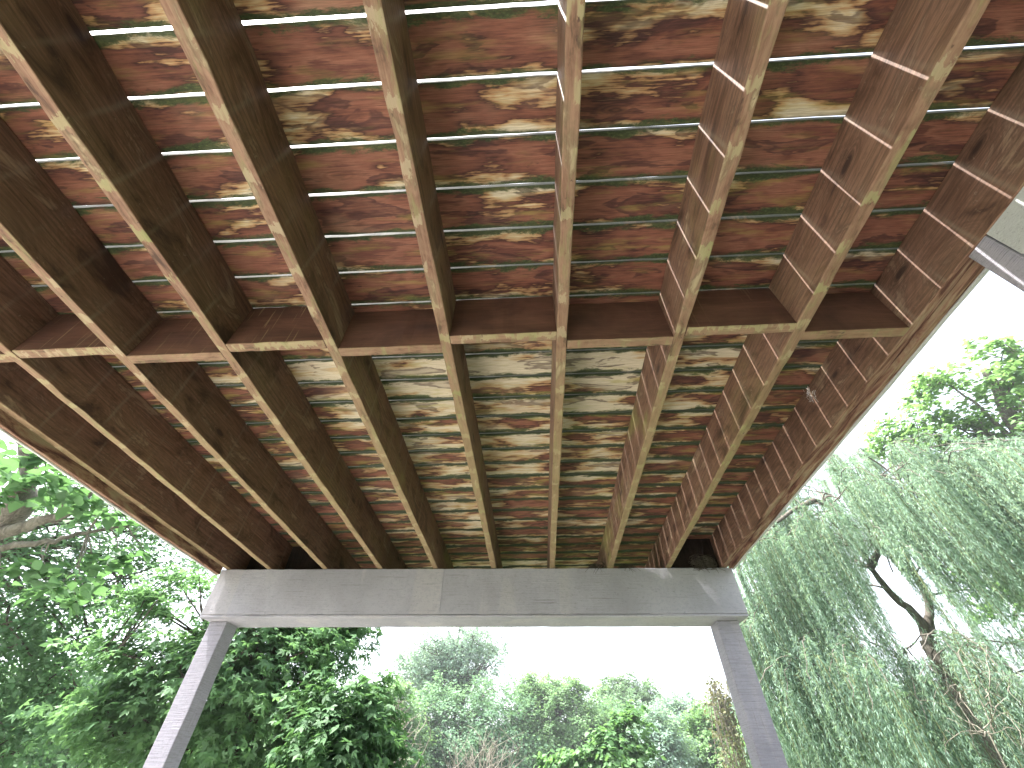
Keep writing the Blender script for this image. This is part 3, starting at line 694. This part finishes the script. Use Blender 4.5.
# --- the trees across the field
def far_tree(seed, name, label, top, bl, D, leaf, group='trees across the field', ncl=150, lpc=170, ls=.155, clr=1.3, kind='simple', bark=bark_dark, tr_r=.22, limbs=20, sprig=6, shell=.45, limb_r=None, flat=.8):
    rg = np.random.default_rng(seed)
    b = [blob(x, y, D, rx, ry) for (x, y, rx, ry) in bl]
    base = at(top[0], 790, D); base[2] = 0
    t = [base, at(top[0], 765, D), at(top[0], (765 + top[1]) / 2, D), at(top[0], top[1] + 12, D)]
    make_tree(name, label, 'tree', base, b, t, tr_r, leaf, bark, rg, ncl=ncl, lpc=lpc, lsize=ls, clr=clr, kind=kind, group=group, limbs=limbs, sprig=sprig, shell=shell, limb_r=limb_r, flat=flat)
far_tree(41, 'ash_tree', 'airy blue-green tree with visible thin limbs, tallest in the gap under the beam', (462, 630), [(448, 660, 56, 40), (475, 648, 42, 30), (430, 668, 40, 30)], 30, L_blue, ncl=420, lpc=70, ls=.14, clr=.95, limbs=110, tr_r=.24, limb_r=.07, shell=.2)
far_tree(42, 'hedgerow_tree', 'dense blue-green tree below the airy crown, under the beam', (455, 700), [(455, 730, 60, 40), (500, 735, 44, 42), (410, 740, 40, 36), (475, 760, 60, 30)], 27, L_cool, ncl=260, lpc=180)
far_tree(43, 'hedgerow_tree', 'rounded olive-green tree just right of the airy blue-green one', (558, 674), [(556, 715, 46, 34), (548, 690, 12, 14), (572, 692, 10, 14), (583, 698, 10, 12), (530, 700, 16, 22), (560, 750, 60, 36), (600, 745, 30, 34)], 29, L_mid, ncl=330, lpc=180, clr=1.05)
far_tree(44, 'hedgerow_tree', 'taller dark tree with a knobbly top, left of the small pale round one', (627, 676), [(622, 700, 22, 20), (613, 690, 9, 11), (626, 688, 8, 12), (645, 697, 12, 18), (635, 720, 34, 30)], 36, L_dark, ncl=200, lpc=170, clr=1.0)
far_tree(45, 'hedgerow_tree', 'small blue-green round tree with sky on both sides', (680, 694), [(682, 706, 16, 12), (676, 722, 18, 16)], 33, L_blue, ncl=70, lpc=170, clr=.9)
far_tree(46, 'hedgerow_tree', 'leafy green tree beside the right post, right of the round blue-green one', (712, 702), [(710, 722, 20, 20), (695, 740, 30, 22), (725, 745, 26, 30), (700, 765, 40, 22)], 27, L_cotton, ncl=170, lpc=170, clr=.95)
far_tree(47, 'hedgerow_tree', 'pale grey-green willowy tree in front of the dark knobbly one', (660, 712), [(660, 740, 24, 30), (655, 765, 34, 24)], 24, L_blue, ncl=130, lpc=180, ls=.14, clr=.9)
far_tree(48, 'hedgerow_tree', 'bright mid-green tree between the olive one and the dark knobbly one', (605, 706), [(603, 726, 26, 20), (610, 750, 34, 26)], 31, L_cool, ncl=110, lpc=180, clr=1.0)
far_tree(49, 'hedgerow_tree', 'green tree behind the bare grey shrub, left under the beam', (385, 690), [(392, 716, 26, 26), (372, 705, 20, 18), (385, 755, 40, 34)], 24, L_mid, ncl=150, lpc=180, clr=.9)
far_tree(50, 'hedgerow_tree', 'leafy tree showing right of the right grey post under the willow', (770, 720), [(775, 745, 30, 26), (765, 765, 40, 20)], 24, L_cotton, ncl=110, lpc=170, clr=.9)
far_tree(51, 'hedgerow_tree', 'pale hazy green tree behind the dark maple at lower left', (100, 660), [(100, 705, 56, 34), (60, 735, 60, 40), (130, 750, 60, 34), (20, 700, 40, 30)], 22, L_cool, ncl=230, lpc=180, clr=1.1)
far_tree(52, 'hedgerow_tree', 'yellow-green tree low behind the left grey post', (205, 730), [(205, 752, 40, 24), (240, 765, 40, 20)], 20, L_yel, ncl=90, lpc=110, clr=.8)
far_tree(53, 'hedgerow_tree', 'soft green tree in the lower left corner of the view', (10, 720), [(5, 745, 40, 34), (45, 765, 40, 24)], 16, L_yel, ncl=110, lpc=110, clr=.7, ls=.15)
far_tree(54, 'hedgerow_tree', 'shaded green tree between the maple trunk and the young maple', (290, 700), [(290, 735, 60, 36), (340, 740, 50, 34)], 21, L_mid, ncl=180, lpc=170, clr=1.0)
far_tree(55, 'hedgerow_tree', 'green tree low behind the willow curtain at far right', (930, 700), [(930, 745, 90, 44), (850, 745, 70, 40), (1000, 740, 60, 50)], 25, L_mid, ncl=260, lpc=170, clr=1.2)
# --- young bright tree in the middle
rg = np.random.default_rng(61); D = 13
base = at(612, 800, D); base[2] = 0
bl = [blob(632, 716, D, 5, 9), blob(622, 730, D, 8, 10), blob(612, 745, D, 14, 14), blob(640, 752, D, 12, 12), blob(598, 760, D, 16, 9), blob(560, 768, D, 22, 8), blob(620, 765, D, 26, 8)]
make_tree('young_tree', 'young yellow-green tree with a pointed leader at the bottom middle', 'tree', base, bl, [base, at(613, 765, D), at(622, 735, D), at(632, 715, D)], .05, L_yel, bark_grey, rg,
          ncl=70, lpc=75, lsize=.12, clr=.38, kind='broad', limbs=20, sprig=6, flat=.8, limb_r=.02)
# --- bare grey shrubs
def bare(seed, label, px, py, w, D, n):
    rg = np.random.default_rng(seed); base = at(px, 800, D); base[2] = 0; tb = Tubes(); s = pxm(px, 740, D)
    for i in range(n):
        e = at(px + rg.normal() * w * .5, py + abs(rg.normal()) * w * .45, D + rg.normal() * .5); st = base + rg.normal(size=3) * [.25, .25, 0]
        m1 = st * .45 + e * .55 + rg.normal(size=3) * .12; q = curve([st, m1, e], 9, .02, rg); tb.add(q, np.linspace(.03, .006, 9), 4)
        for k in range(5):
            a = q[rg.integers(4, 9)]; b = a + rg.normal(size=3) * [.35, .35, .1] + [0, 0, .45]; tb.add(curve([a, (a + b) / 2 + rg.normal(size=3) * .05, b], 4), np.linspace(.011, .004, 4), 3)
    tag(link('bare_shrub', tb.mesh('bare_shrub', base), bark_pale, None, base), label, 'shrub', 'bare grey shrubs')
bare(71, 'bare grey twiggy shrub right of the young maple', 384, 722, 30, 13, 46)
bare(72, 'bare grey twiggy shrub below the airy blue-green tree', 487, 748, 34, 16, 34)
# --- dry vine hanging beside the right post
rg = np.random.default_rng(75); D = 9.5; P = []; tb = Tubes(); topv = at(722, 640, D)
base = at(722, 690, D)
for i in range(42):
    a = at(712 + rg.uniform(-4, 18), 690 + rg.uniform(-10, 14), D + rg.uniform(-.3, .3)); L_ = rg.uniform(.6, 2.0)
    q = curve([a, a + [rg.normal() * .08, 0, -L_ / 2], a + [rg.normal() * .12, 0, -L_]], 8); tb.add(q, np.linspace(.007, .003, 8), 4); P.append(q[rg.integers(0, 8, 34)] + rg.normal(size=(34, 3)) * .05)
for i in range(16):
    a = at(715 + rg.uniform(-2, 26), 612 + rg.uniform(-4, 10), D); L_ = rg.uniform(.8, 2.4); q = curve([a, a + [rg.normal() * .04, 0, -L_]], 6); tb.add(q, np.linspace(.005, .002, 6), 3); P.append(q[rg.integers(0, 6, 14)] + rg.normal(size=(14, 3)) * .03)
P = np.concatenate(P); v = empty('hanging_vine', base, 'dry brown hanging strands beside the right grey post', 'vine')
link('stems', tb.mesh('stems', base), bark_grey, v, base)
link('dry_leaves', leaves_mesh('dry_leaves', P, rg.normal(size=(len(P), 3)), .06 * rg.uniform(.7, 1.3, len(P)), rg.random(len(P)), 'simple', rg, base, .5), mat_leaf('dry_leaf', (.09, .10, .05), (.19, .19, .11), .3), v, base)

# ------------------------------------------------------------------ small things under the deck
def nest(x, y, label, r=.06, n=60, seed=0):
    rg = np.random.default_rng(seed); tb = Tubes(); c = np.array([x, y, zb + r * .35])
    for i in range(n):
        a = rg.uniform(0, 2 * np.pi); t = np.linspace(0, rg.uniform(1.5, 4), 10) + a; rr = r * rg.uniform(.5, 1.1)
        q = c + np.stack([np.cos(t) * rr * 1.3, np.sin(t) * rr * .7, rg.normal() * r * .25 + .3 * r * np.sin(t * 1.3 + rg.uniform(0, 6))], 1); tb.add(q, .0013, 3)
    for i in range(7):
        s0 = c + rg.normal(size=3) * r * .5; e = np.array([s0[0] + rg.normal() * .05, 2.985 + bsk * x, zb - rg.uniform(.005, .05)]); tb.add(curve([s0, np.array([s0[0], e[1], zb + .01]), e], 7), .0011, 3)
    tag(link('bird_nest', tb.mesh('bird_nest', c), bark_dark, None, c), label, 'nest', 'old nests on the beam')
nest(.66, 3.08, 'small dark twig nest on the beam left of the ninth joist', .045, 60, 1)
nest(.44, 3.07, 'small dark twig nest on the beam left of the eighth joist', .045, 60, 2)
nest(1.20, 3.06, 'dark twig nest on the beam in the right corner bay', .07, 110, 3)
# spider web tuft on the right edge joist
rg = np.random.default_rng(8); tb = Tubes(); c = np.array([1.3165, 1.48, Z0 + 1.33])
for i in range(30):
    e = c + np.array([-abs(rg.normal()) * .005, rg.normal() * .016, rg.normal() * .022]); f_ = e + np.array([-.002, rg.normal() * .012, rg.normal() * .016]); tb.add([e, (e + f_) / 2, f_], .0006, 3)
tag(link('spider_web', tb.mesh('spider_web', c), mat_paint('web', (.75, .75, .75), False), None, c), 'small white tuft of spider web on the rightmost joist', 'web')

# ------------------------------------------------------------------ summer air
hz = NT('humid_air'); hz.t.nodes.remove(hz.bsdf); pv = hz.n('VolumePrincipled'); pv.inputs['Color'].default_value = (.93, .97, 1, 1); pv.inputs['Density'].default_value = .0018
pv.inputs['Anisotropy'].default_value = .3; hz.t.links.new(pv.outputs[0], hz.out.inputs['Volume'])
x0, x1, y0, y1, z0_, z1_ = -905, 905, -905, 905, -1.0, 22.0
hv = [(x, y, z) for z in (z0_, z1_) for (x, y) in ((x0, y0), (x1, y0), (x1, y1), (x0, y1))]
me = bpy.data.meshes.new('haze'); me.from_pydata(hv, [], [(3, 2, 1, 0), (4, 5, 6, 7), (0, 1, 5, 4), (1, 2, 6, 5), (2, 3, 7, 6), (3, 0, 4, 7)])
tag(link('haze', me, hz.m), kind='stuff')
